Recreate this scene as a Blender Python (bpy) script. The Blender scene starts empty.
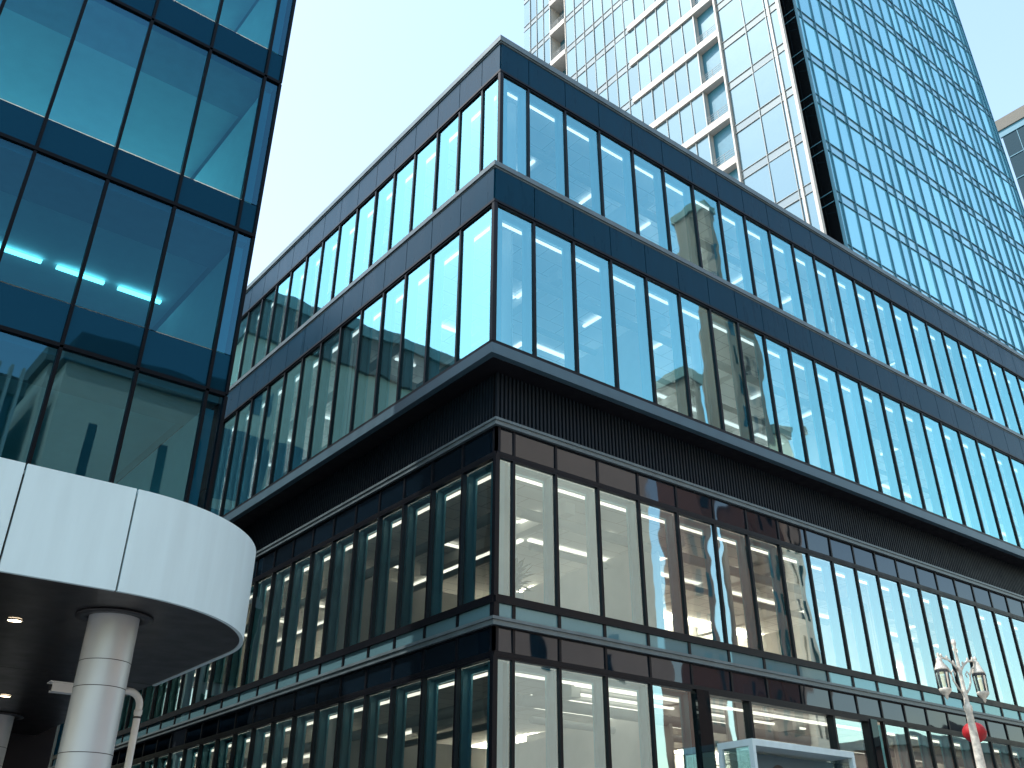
import bpy, math, random
from mathutils import Matrix, Vector
random.seed(7)
C = bpy.context.scene.collection
SC = bpy.context.scene
R = math.radians

# ------------------------------------------------------------------ camera
F_PX, PITCH, YAW, ROLL, PX, PY = 967.513, R(30.7674), R(50.462), R(-0.5468), 534.69, 333.58
EYE = Vector((0, 0, 1.6))
fw = Vector((math.cos(PITCH)*math.cos(YAW), math.cos(PITCH)*math.sin(YAW), math.sin(PITCH)))
rt = Vector((math.sin(YAW), -math.cos(YAW), 0))
up = rt.cross(fw)
rt, up = (rt*math.cos(ROLL)+up*math.sin(ROLL)), (up*math.cos(ROLL)-rt*math.sin(ROLL))
cd = bpy.data.cameras.new('camera')
cam = bpy.data.objects.new('camera', cd)
C.objects.link(cam)
cam.matrix_world = Matrix(((rt.x, up.x, -fw.x, EYE.x), (rt.y, up.y, -fw.y, EYE.y), (rt.z, up.z, -fw.z, EYE.z), (0, 0, 0, 1)))
cd.sensor_width = 36
cd.lens = F_PX/1024*36
cd.shift_x = -(PX-512)/1024
cd.shift_y = (PY-384)/1024
cd.clip_start = .1
cd.clip_end = 3000
SC.camera = cam

# ------------------------------------------------------------------ sky and sun
SUN_AZ, SUN_EL = 148, 56          # azimuth counted from +X towards +Y
w = bpy.data.worlds.new('World')
SC.world = w
w.use_nodes = True
nt = w.node_tree
nt.nodes.clear()
sky = nt.nodes.new('ShaderNodeTexSky')
sky.sky_type = 'NISHITA'
sky.sun_disc = False
sky.sun_elevation = R(SUN_EL)
sky.sun_rotation = R(90-SUN_AZ)
sky.air_density = 1.75
sky.dust_density = 1.0
sky.ozone_density = 1.0
tint = nt.nodes.new('ShaderNodeMix')
tint.data_type = 'RGBA'
tint.blend_type = 'MULTIPLY'
tint.inputs[0].default_value = 1
tint.inputs[7].default_value = (1.10, 1.08, 1.02, 1)
bg = nt.nodes.new('ShaderNodeBackground')
bg.inputs[1].default_value = .15
wo = nt.nodes.new('ShaderNodeOutputWorld')
nt.links.new(sky.outputs[0], tint.inputs[6])
nt.links.new(tint.outputs[2], bg.inputs[0])
nt.links.new(bg.outputs[0], wo.inputs[0])
sd = bpy.data.lights.new('sun', 'SUN')
sd.energy = 2.0
sd.angle = R(.6)
sd.color = (1, .95, .88)
sun = bpy.data.objects.new('sun', sd)
C.objects.link(sun)
sdir = Vector((math.cos(R(SUN_AZ))*math.cos(R(SUN_EL)), math.sin(R(SUN_AZ))*math.cos(R(SUN_EL)), math.sin(R(SUN_EL))))
sun.rotation_euler = sdir.to_track_quat('Z', 'Y').to_euler()
sun.location = sdir*200
SC.view_settings.view_transform = 'Standard'
SC.view_settings.look = 'None'
SC.view_settings.gamma = 1
SC.view_settings.exposure = 1.2
SC.cycles.max_bounces = 9
SC.cycles.diffuse_bounces = 3
SC.cycles.glossy_bounces = 4
SC.cycles.transparent_max_bounces = 12
SC.cycles.caustics_reflective = False
SC.cycles.caustics_refractive = False
SC.cycles.sample_clamp_indirect = 6


# ------------------------------------------------------------------ helpers
class MB:
    """collects boxes, quads, tubes with a material slot each"""
    def __init__(self):
        self.v, self.f, self.m, self.s = [], [], [], []
        self.mats = []

    def slot(self, mat):
        if mat not in self.mats:
            self.mats.append(mat)
        return self.mats.index(mat)

    def poly(self, pts, mat, smooth=False):
        b = len(self.v)
        self.v += [tuple(p) for p in pts]
        self.f.append(tuple(range(b, b+len(pts))))
        self.m.append(self.slot(mat))
        self.s.append(smooth)

    def hexa(self, p, mat):     # p: 8 corners, bottom ring then top ring
        b = len(self.v)
        self.v += [tuple(q) for q in p]
        k = self.slot(mat)
        for f in ((0, 3, 2, 1), (4, 5, 6, 7), (0, 1, 5, 4), (1, 2, 6, 5), (2, 3, 7, 6), (3, 0, 4, 7)):
            self.f.append(tuple(b+i for i in f))
            self.m.append(k)
            self.s.append(False)

    def box(self, x0, x1, y0, y1, z0, z1, mat):
        self.hexa([(x0, y0, z0), (x1, y0, z0), (x1, y1, z0), (x0, y1, z0),
                   (x0, y0, z1), (x1, y0, z1), (x1, y1, z1), (x0, y1, z1)], mat)

    def tube(self, path, radii, mat, n=16, cap=True, smooth=True):
        path = [Vector(p) for p in path]
        if not isinstance(radii, (list, tuple)):
            radii = [radii]*len(path)
        k = self.slot(mat)
        b = len(self.v)
        ref = None
        for i, p in enumerate(path):
            d = (path[min(i+1, len(path)-1)]-path[max(i-1, 0)]).normalized()
            if ref is None:
                ref = Vector((1, 0, 0)) if abs(d.x) < .9 else Vector((0, 1, 0))
            a = (ref-d*ref.dot(d)).normalized()
            ref = a
            c = d.cross(a)
            for j in range(n):
                t = 2*math.pi*j/n
                self.v.append(tuple(p+(a*math.cos(t)+c*math.sin(t))*radii[i]))
        for i in range(len(path)-1):
            for j in range(n):
                j2 = (j+1) % n
                self.f.append((b+i*n+j, b+i*n+j2, b+(i+1)*n+j2, b+(i+1)*n+j))
                self.m.append(k)
                self.s.append(smooth)
        if cap:
            self.f.append(tuple(b+j for j in reversed(range(n))))
            self.f.append(tuple(b+(len(path)-1)*n+j for j in range(n)))
            self.m += [k, k]
            self.s += [False, False]

    def lathe(self, c, prof, mat, n=20, tilt=None):     # prof: (radius, z)
        k = self.slot(mat)
        b = len(self.v)
        for r, z in prof:
            for j in range(n):
                t = 2*math.pi*j/n
                self.v.append((c[0]+r*math.cos(t), c[1]+r*math.sin(t), c[2]+z))
        for i in range(len(prof)-1):
            for j in range(n):
                j2 = (j+1) % n
                self.f.append((b+i*n+j, b+i*n+j2, b+(i+1)*n+j2, b+(i+1)*n+j))
                self.m.append(k)
                self.s.append(True)

    def prism(self, pts, z0, z1, mat):      # ccw polygon
        n = len(pts)
        self.poly([(x, y, z0) for x, y in reversed(pts)], mat)
        self.poly([(x, y, z1) for x, y in pts], mat)
        for i in range(n):
            a, c = pts[i], pts[(i+1) % n]
            self.poly([(a[0], a[1], z0), (c[0], c[1], z0), (c[0], c[1], z1), (a[0], a[1], z1)], mat)

    def build(self, name, parent=None, label=None, kind=None):
        me = bpy.data.meshes.new(name)
        me.from_pydata(self.v, [], self.f)
        for m in self.mats:
            me.materials.append(m)
        me.polygons.foreach_set('material_index', self.m)
        me.polygons.foreach_set('use_smooth', self.s)
        me.update()
        o = bpy.data.objects.new(name, me)
        C.objects.link(o)
        if parent:
            o.parent = parent
            par = parent
            off = Vector((0, 0, 0))
            while par:
                off += par.location
                par = par.parent
            me.transform(Matrix.Translation(-off))
        if label:
            o['label'] = label
        if kind:
            o['kind'] = kind
        return o


def thing(name, label, cat, loc, group=None):
    o = bpy.data.objects.new(name, None)
    o.empty_display_size = .3
    C.objects.link(o)
    o.location = loc
    o['label'] = label
    o['category'] = cat
    if group:
        o['group'] = group
    return o


def proj(p):
    d = Vector(p)-EYE
    z = d.dot(fw)
    if z <= .1:
        return None
    return PX+F_PX*d.dot(rt)/z, PY-F_PX*d.dot(up)/z


def seen_area(quad):
    ps = [proj(q) for q in quad]
    if None in ps:
        return 0
    ps = [(min(max(x, 0), 1024), min(max(y, 0), 768)) for x, y in ps]
    return abs(sum(ps[i][0]*ps[(i+1) % 4][1]-ps[(i+1) % 4][0]*ps[i][1] for i in range(4)))/2


class Facade:
    """u runs along the wall, o outwards, z up"""
    def __init__(self, origin, u, n):
        self.O, self.U, self.N = Vector(origin), Vector(u), Vector(n)

    def p(self, u, o, z):
        q = self.O+self.U*u+self.N*o
        return (q.x, q.y, z)

    def box(self, mb, u0, u1, o0, o1, z0, z1, mat):
        a, c = self.p(u0, o0, 0), self.p(u1, o1, 0)
        mb.box(min(a[0], c[0]), max(a[0], c[0]), min(a[1], c[1]), max(a[1], c[1]), z0, z1, mat)

    def quad(self, mb, u0, u1, o, z0, z1, mat, tilt=0):
        a, c = (random.gauss(0, tilt) if tilt else 0), (random.gauss(0, tilt) if tilt else 0)
        pts = [self.p(u0, o-a-c, z0), self.p(u1, o+a-c, z0), self.p(u1, o+a+c, z1), self.p(u0, o-a+c, z1)]
        if self.U.cross(Vector((0, 0, 1))).dot(self.N) < 0:
            pts.reverse()
        mb.poly(pts, mat)
        return pts


# ------------------------------------------------------------------ materials
def newmat(name):
    m = bpy.data.materials.new(name)
    m.use_nodes = True
    m.node_tree.nodes.clear()
    return m, m.node_tree.nodes, m.node_tree.links


def solid(name, col, rough=.5, metal=0, spec=.5, var=.08, scale=3, bump=0, bscale=40, coat=0, stint=None, streak=0):
    m, n, l = newmat(name)
    b = n.new('ShaderNodeBsdfPrincipled')
    o = n.new('ShaderNodeOutputMaterial')
    tc = n.new('ShaderNodeTexCoord')
    nz = n.new('ShaderNodeTexNoise')
    nz.inputs['Scale'].default_value = scale
    nz.inputs['Detail'].default_value = 5
    if streak:
        mp = n.new('ShaderNodeMapping')
        mp.inputs['Scale'].default_value = (1, 1, streak)
        l.new(tc.outputs['Object'], mp.inputs[0])
        l.new(mp.outputs[0], nz.inputs['Vector'])
    else:
        l.new(tc.outputs['Object'], nz.inputs['Vector'])
    mr = n.new('ShaderNodeMapRange')
    mr.inputs[1].default_value = .3
    mr.inputs[2].default_value = .7
    mr.inputs[3].default_value = 1-var
    mr.inputs[4].default_value = 1+var
    l.new(nz.outputs[0], mr.inputs[0])
    mx = n.new('ShaderNodeMix')
    mx.data_type = 'RGBA'
    mx.blend_type = 'MULTIPLY'
    mx.inputs[0].default_value = 1
    mx.inputs[6].default_value = (*col, 1)
    l.new(mr.outputs[0], mx.inputs[7])
    l.new(mx.outputs[2], b.inputs['Base Color'])
    mr2 = n.new('ShaderNodeMapRange')
    mr2.inputs[1].default_value = .3
    mr2.inputs[2].default_value = .7
    mr2.inputs[3].default_value = max(.01, rough*.85)
    mr2.inputs[4].default_value = min(1, rough*1.15)
    l.new(nz.outputs[0], mr2.inputs[0])
    l.new(mr2.outputs[0], b.inputs['Roughness'])
    b.inputs['Metallic'].default_value = metal
    b.inputs['Specular IOR Level'].default_value = spec
    b.inputs['Coat Weight'].default_value = coat
    if stint:
        b.inputs['Specular Tint'].default_value = (*stint, 1)
    b.inputs['Coat Roughness'].default_value = .08
    if bump:
        n2 = n.new('ShaderNodeTexNoise')
        n2.inputs['Scale'].default_value = bscale
        l.new(tc.outputs['Object'], n2.inputs['Vector'])
        bp = n.new('ShaderNodeBump')
        bp.inputs['Strength'].default_value = bump
        bp.inputs['Distance'].default_value = .02
        l.new(n2.outputs[0], bp.inputs['Height'])
        l.new(bp.outputs[0], b.inputs['Normal'])
    l.new(b.outputs[0], o.inputs[0])
    return m


def glass(name, through, mirror, base, wave=.25, wscale=.55, vary=0.0):
    """clear coated pane: see-through tint + mirror reflection, gently wavy like real float glass"""
    m, n, l = newmat(name)
    o = n.new('ShaderNodeOutputMaterial')
    tr = n.new('ShaderNodeBsdfTransparent')
    tr.inputs[0].default_value = (*through, 1)
    gl = n.new('ShaderNodeBsdfGlossy')
    gl.inputs['Color'].default_value = (*mirror, 1)
    gl.inputs['Roughness'].default_value = .012
    fr = n.new('ShaderNodeFresnel')
    fr.inputs[0].default_value = 1.5
    ma = n.new('ShaderNodeMath')
    ma.operation = 'MULTIPLY_ADD'
    ma.inputs[1].default_value = 1-base
    ge = n.new('ShaderNodeNewGeometry')
    vr = n.new('ShaderNodeMapRange')
    vr.inputs[3].default_value = base-.05
    vr.inputs[4].default_value = base+.05
    oi = n.new('ShaderNodeObjectInfo')
    ad = n.new('ShaderNodeMath')
    ad.operation = 'ADD'
    l.new(oi.outputs['Random'], ad.inputs[0])
    l.new(ge.outputs['Random Per Island'], ad.inputs[1])
    fc = n.new('ShaderNodeMath')
    fc.operation = 'FRACT'
    l.new(ad.outputs[0], fc.inputs[0])
    l.new(fc.outputs[0], vr.inputs[0])
    l.new(vr.outputs[0], ma.inputs[2])
    l.new(fr.outputs[0], ma.inputs[0])
    tc = n.new('ShaderNodeTexCoord')
    nz = n.new('ShaderNodeTexNoise')
    nz.inputs['Scale'].default_value = wscale
    nz.inputs['Detail'].default_value = 1.5
    l.new(tc.outputs['Object'], nz.inputs['Vector'])
    bp = n.new('ShaderNodeBump')
    bp.inputs['Strength'].default_value = wave
    bp.inputs['Distance'].default_value = .03
    l.new(nz.outputs[0], bp.inputs['Height'])
    l.new(bp.outputs[0], gl.inputs['Normal'])
    mx = n.new('ShaderNodeMixShader')
    l.new(ma.outputs[0], mx.inputs[0])
    l.new(tr.outputs[0], mx.inputs[1])
    l.new(gl.outputs[0], mx.inputs[2])
    l.new(mx.outputs[0], o.inputs[0])
    return m


def mirror_panel(name, col, mirror, base, wave=.2, var=.25, wscale=.5):
    """opaque coated glass (spandrels, far curtain walls): body colour per pane + mirror"""
    m, n, l = newmat(name)
    o = n.new('ShaderNodeOutputMaterial')
    df = n.new('ShaderNodeBsdfDiffuse')
    ge = n.new('ShaderNodeNewGeometry')
    mr = n.new('ShaderNodeMapRange')
    mr.inputs[3].default_value = 1-var
    mr.inputs[4].default_value = 1+var
    l.new(ge.outputs['Random Per Island'], mr.inputs[0])
    mxc = n.new('ShaderNodeMix')
    mxc.data_type = 'RGBA'
    mxc.blend_type = 'MULTIPLY'
    mxc.inputs[0].default_value = 1
    mxc.inputs[6].default_value = (*col, 1)
    l.new(mr.outputs[0], mxc.inputs[7])
    l.new(mxc.outputs[2], df.inputs[0])
    gl = n.new('ShaderNodeBsdfGlossy')
    gl.inputs['Color'].default_value = (*mirror, 1)
    gl.inputs['Roughness'].default_value = .02
    fr = n.new('ShaderNodeFresnel')
    fr.inputs[0].default_value = 1.5
    ma = n.new('ShaderNodeMath')
    ma.operation = 'MULTIPLY_ADD'
    ma.inputs[1].default_value = 1-base
    ma.inputs[2].default_value = base
    l.new(fr.outputs[0], ma.inputs[0])
    tc = n.new('ShaderNodeTexCoord')
    nz = n.new('ShaderNodeTexNoise')
    nz.inputs['Scale'].default_value = wscale
    nz.inputs['Detail'].default_value = 1.5
    l.new(tc.outputs['Object'], nz.inputs['Vector'])
    bp = n.new('ShaderNodeBump')
    bp.inputs['Strength'].default_value = wave
    bp.inputs['Distance'].default_value = .05
    l.new(nz.outputs[0], bp.inputs['Height'])
    l.new(bp.outputs[0], gl.inputs['Normal'])
    mx = n.new('ShaderNodeMixShader')
    l.new(ma.outputs[0], mx.inputs[0])
    l.new(df.outputs[0], mx.inputs[1])
    l.new(gl.outputs[0], mx.inputs[2])
    l.new(mx.outputs[0], o.inputs[0])
    return m


def lamp(name, col, s):
    m, n, l = newmat(name)
    o = n.new('ShaderNodeOutputMaterial')
    e = n.new('ShaderNodeEmission')
    e.inputs[0].default_value = (*col, 1)
    e.inputs[1].default_value = s
    l.new(e.outputs[0], o.inputs[0])
    return m


def tiles(name, c1, c2, mortar, sx, sy, rough=.8):
    m, n, l = newmat(name)
    o = n.new('ShaderNodeOutputMaterial')
    b = n.new('ShaderNodeBsdfPrincipled')
    tc = n.new('ShaderNodeTexCoord')
    br = n.new('ShaderNodeTexBrick')
    br.inputs['Color1'].default_value = (*c1, 1)
    br.inputs['Color2'].default_value = (*c2, 1)
    br.inputs['Mortar'].default_value = (*mortar, 1)
    br.inputs['Scale'].default_value = 1
    br.inputs['Mortar Size'].default_value = .012
    br.inputs['Brick Width'].default_value = sx
    br.inputs['Row Height'].default_value = sy
    l.new(tc.outputs['Object'], br.inputs['Vector'])
    l.new(br.outputs[0], b.inputs['Base Color'])
    b.inputs['Roughness'].default_value = rough
    l.new(b.outputs[0], o.inputs[0])
    return m


M = dict(
    frame=solid('black_aluminium', (.004, .005, .008), .4, 0, .18),
    band=solid('dark_navy_panel', (.001, .028, .056), .30, 0, .12, var=.10, scale=4, stint=(.15, .75, 1.0), streak=.15),
    cap=solid('grey_metal_coping', (.115, .155, .17), .4, .15, .35, var=.15, scale=2.5),
    fascia=solid('grey_blue_metal_fascia', (.06, .115, .15), .4, .1, .35),
    soffit=solid('dark_soffit', (.008, .008, .011), .6, 0, .2),
    rib=solid('ribbed_dark_metal', (.007, .013, .020), .5, 0, .18),
    ribback=solid('rib_backing', (.002, .0025, .0035), .8, 0, .1),
    spandrel=mirror_panel('black_spandrel_glass', (.003, .008, .014), (.44, .50, .58), .11, .35, .4),
    paleglass=mirror_panel('pale_spandrel_glass', (.10, .20, .23), (.5, .82, .95), .12, .2, .1),
    lining=solid('window_lining', (.16, .52, .64), .45),
    slab=solid('office_floor_slab', (.42, .41, .39), .8),
    ceiling=tiles('white_ceiling_tiles', (.80, .80, .79), (.76, .76, .75), (.40, .40, .40), 1.2, .6),
    wall=solid('office_wall', (.62, .62, .60), .8, var=.05),
    glass=glass('office_glass', (.60, .84, .92), (.43, .92, 1.0), .44),
    glass_low=glass('lower_office_glass', (.62, .76, .80), (.58, .82, .91), .43),
    strip=lamp('cool_light_strip', (1, .95, .88), 1.0),
    strip_warm=lamp('warm_light_strip', (1, .84, .66), 1.5),
    fill_strip=lamp('added_fill_light', (1, .97, .92), 14),  # added fill for the rooms, kept out of view
    fill_strip_warm=lamp('added_warm_fill', (1, .78, .56), 14),  # added warm fill for the lit storeys, kept out of view
    strip_soft=lamp('soft_light_strip', (1, .92, .86), 3.2),
    tglass=glass('blue_tower_glass', (.06, .44, .62), (.20, .54, .74), .12, wave=.06),
    tspandrel=mirror_panel('navy_spandrel_glass', (.0015, .016, .032), (.08, .32, .46), .04, .2, .15),
    tframe=solid('black_mullion', (.002, .003, .005), .5, 0, .1),
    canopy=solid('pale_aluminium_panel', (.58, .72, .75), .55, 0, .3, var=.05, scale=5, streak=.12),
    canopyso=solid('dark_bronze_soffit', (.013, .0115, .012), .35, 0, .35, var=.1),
    steel=solid('brushed_steel_column', (.44, .47, .49), .46, .4, .5, var=.04, scale=2),
    seam=solid('dark_seam', (.03, .03, .035), .6),
    paint=solid('white_pole_paint', (.72, .73, .72), .4),
    blind=solid('roller_blind', (.60, .60, .58), .8),
    lampwhite=solid('weathered_white_paint', (.60, .56, .49), .55, var=.35, scale=14, bump=.4, bscale=60),
    lampdark=solid('lantern_dark_metal', (.06, .065, .07), .45),
    lampglass=glass('lantern_glass', (.75, .85, .88), (.8, .9, .95), .25),
    red=solid('red_lantern_silk', (.36, .008, .014), .6, var=.25, scale=12),
    dark=solid('charcoal', (.02, .02, .022), .5),
    green=solid('leaf_green', (.03, .07, .028), .5, var=.4, scale=9),
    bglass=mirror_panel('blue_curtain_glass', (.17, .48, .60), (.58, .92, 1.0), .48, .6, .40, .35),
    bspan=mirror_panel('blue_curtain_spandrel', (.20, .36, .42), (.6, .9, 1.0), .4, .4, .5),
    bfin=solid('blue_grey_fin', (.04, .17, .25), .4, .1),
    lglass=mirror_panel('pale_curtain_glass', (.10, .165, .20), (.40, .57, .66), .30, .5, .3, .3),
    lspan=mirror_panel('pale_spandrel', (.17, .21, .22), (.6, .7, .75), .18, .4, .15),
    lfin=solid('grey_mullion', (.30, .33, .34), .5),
    white=solid('white_cladding', (.50, .47, .43), .5, var=.08),
    notch=mirror_panel('black_notch_glass', (.006, .008, .01), (.25, .35, .4), .08, .3, .4),
    concrete=solid('beige_concrete', (.17, .165, .15), .85, var=.12, scale=.6),
    stone=tiles('pale_stone', (.78, .70, .58), (.72, .64, .53), (.3, .27, .24), 2.4, 1.2),
    beige=solid('beige_render', (.84, .62, .48), .85, var=.05, scale=.3),
    brown=solid('brown_stone', (.24, .125, .095), .85, var=.1, scale=.3),
    darkglass=mirror_panel('dark_window_glass', (.012, .022, .028), (.30, .48, .55), .05, .3, .5),
    darkwall=solid('dark_cladding', (.012, .014, .017), .6, 0, .2),
    road=solid('asphalt', (.05, .05, .052), .9, var=.2, scale=6, bump=.5, bscale=90),
    pave=tiles('grey_paving', (.30, .29, .28), (.26, .255, .25), (.12, .12, .12), .6, .6),
    kerb=solid('granite_kerb', (.34, .34, .33), .8),
    line=solid('road_paint', (.75, .75, .72), .7),
)

# ------------------------------------------------------------------ ground
mb = MB(); mb.poly([(-900, -900, 0), (900, -900, 0), (900, 900, 0), (-900, 900, 0)], M['pave'])
mb.build('pavement', kind='structure')
mb = MB(); mb.poly([(-900, -15, .004), (900, -15, .004), (900, -5, .004), (-900, -5, .004)], M['road'])
mb.build('road', kind='structure')
mb = MB()
for y in (-5.0, -15.3):
    mb.box(-300, 300, y, y+.3, 0, .13, M['kerb'])
mb.build('kerb', kind='structure')
mb = MB()
for i in range(-40, 40):
    mb.poly([(i*6, -10.06, .008), (i*6+3, -10.06, .008), (i*6+3, -9.94, .008), (i*6, -9.94, .008)], M['line'])
mb.build('road_marking', kind='structure')


# ------------------------------------------------------------------ main office block
CX, CY = 12.0355, 15.9733
LEN_R, LEN_L = 37.0, 30.0


def seq(first, step, end):
    a = list(first)
    while a[-1]+step < end-.2:
        a.append(a[-1]+step)
    return a+[end]


office = thing('office_building', 'black-framed glass office block with overhanging upper storeys, ribbed dark band and navy parapets', 'building', (CX, CY, 0))


def fpair(o):       # facade planes of a storey standing o metres in front of the lower block
    cx, cy = CX-o, CY-o
    return Facade((cx, cy, 0), (1, 0, 0), (0, -1, 0)), Facade((cx, cy, 0), (0, 1, 0), (-1, 0, 0)), cx, cy


LOW_R = seq([0, .5, 1.75, 3.08, 4.45, 5.83, 7.25, 8.6, 9.97, 11.25], 1.15, LEN_R)
LOW_L = seq([0, 1.28, 2.55, 3.8, 4.97], 1.2, LEN_L)
storeys = [   # overhang, window z0, z1, right edges, left edges, glass, strip, depth of second light row
    dict(o=0, z0=.35, z1=6.0, r=LOW_R, l=LOW_L, g='glass_low', s='strip_warm', d2=4.1, ceil=6.08),
    dict(o=0, z0=7.2, z1=10.36, r=LOW_R, l=LOW_L, g='glass_low', s='strip_warm', d2=4.1, ceil=10.44),
    dict(o=.62, z0=12.80, z1=16.82, r=seq([0, 1.27, 2.62, 3.97, 5.32, 6.66, 7.96, 9.2, 10.45, 11.7], 1.25, LEN_R),
         l=seq([0, 1.45, 2.8, 4.06, 5.22], 1.22, LEN_L), g='glass', s='strip', d2=4.9, ceil=16.9),
    dict(o=.08, z0=18.25, z1=22.10, r=seq([0, 1.01, 2.42, 3.79, 5.21, 6.58, 7.96, 9.25, 10.57, 11.9, 13.2], 1.24, LEN_R),
         l=seq([0, .87, 2.0, 3.15, 4.4, 5.6, 6.75], 1.2, LEN_L), g='glass', s='strip', d2=4.9, ceil=22.2),
]


def window_meshes(F, u0, u1, z0, z1, gm):
    """pane, dark frame and deep lining of one window"""
    pane, fr, lin = MB(), MB(), MB()
    F.quad(pane, u0+.036, u1-.036, -.03, z0+.04, z1-.05, M[gm], tilt=.0022)
    F.box(fr, u0-.036, u0+.036, -.10, .018, z0, z1, M['frame'])
    F.box(fr, u0+.036, u1-.036, -.10, .02, z1-.05, z1, M['frame'])
    F.box(fr, u0+.036, u1-.036, -.10, .02, z0, z0+.04, M['frame'])
    D = -.33
    a, b = u0+.05, u1-.05
    F.box(lin, a, a+.02, D, -.125, z0+.05, z1-.06, M['lining'])
    F.box(lin, b-.02, b, D, -.125, z0+.05, z1-.06, M['lining'])
    F.box(lin, a+.02, b-.02, D, -.125, z1-.08, z1-.06, M['lining'])
    F.box(lin, a+.02, b-.02, D, -.125, z0+.05, z0+.07, M['lining'])
    # inner casing, 6 cm wide, at the back of the lining
    F.box(lin, a+.02, a+.09, D, D+.05, z0+.07, z1-.08, M['lining'])
    F.box(lin, b-.09, b-.02, D, D+.05, z0+.07, z1-.08, M['lining'])
    F.box(lin, a+.09, b-.09, D, D+.05, z1-.16, z1-.08, M['lining'])
    return pane, fr, lin


wins = []
SHOP0, SHOP1 = 6.32, 12.85      # the big shop window on the right front
for k, s in enumerate(storeys):
    FR, FL, cx, cy = fpair(s['o'])
    for F, e in ((FR, s['r']), (FL, s['l'])):
        for i in range(len(e)-1):
            u0, u1 = e[i], e[i+1]
            if k == 0 and F is FR:
                if SHOP0-.6 < u0 < SHOP1:
                    continue
            if u0 == 0:
                u0 += .06
            q = [F.p(u0, 0, s['z0']), F.p(u1, 0, s['z0']), F.p(u1, 0, s['z1']), F.p(u0, 0, s['z1'])]
            wins.append((seen_area(q), F, u0, u1, s))
wins.sort(key=lambda t: -t[0])
rest = MB()
for i, (a, F, u0, u1, s) in enumerate(wins):
    pane, fr, lin = window_meshes(F, u0, u1, s['z0'], s['z1'], s['g'])
    if i < 100:
        o = pane.build('window', office)
        fr.build('window_frame', o)
        lin.build('window_lining', o)
        if s['o'] == 0 and i % 7 == 3 and u0 > 13:
            mb = MB()
            F.box(mb, u0+.09, u1-.09, -.30, -.285, s['z1']-.25-random.uniform(.4, 1.3), s['z1']-.1, M['blind'])
            mb.build('blind', o)
    else:
        for src in (pane, fr, lin):
            b = len(rest.v)
            rest.v += src.v
            rest.f += [tuple(b+j for j in f) for f in src.f]
            rest.m += [rest.slot(src.mats[j]) for j in src.m]
            rest.s += src.s
rest.build('window', office, kind='stuff')

# corner posts and end piers
for s in storeys:
    FR, FL, cx, cy = fpair(s['o'])
    mb = MB()
    mb.box(cx-.04, cx+.06, cy-.04, cy+.06, s['z0'], s['z1'], M['frame'])
    mb.build('corner_post', office)
    for F, L in ((FR, LEN_R), (FL, LEN_L)):
        mb = MB()
        F.box(mb, L, L+1.2, -1.2, .04, s['z0']-1.2 if s['z0'] > 1 else 0, s['z1']+.5, M['band'])
        mb.build('end_pier', office)

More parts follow.
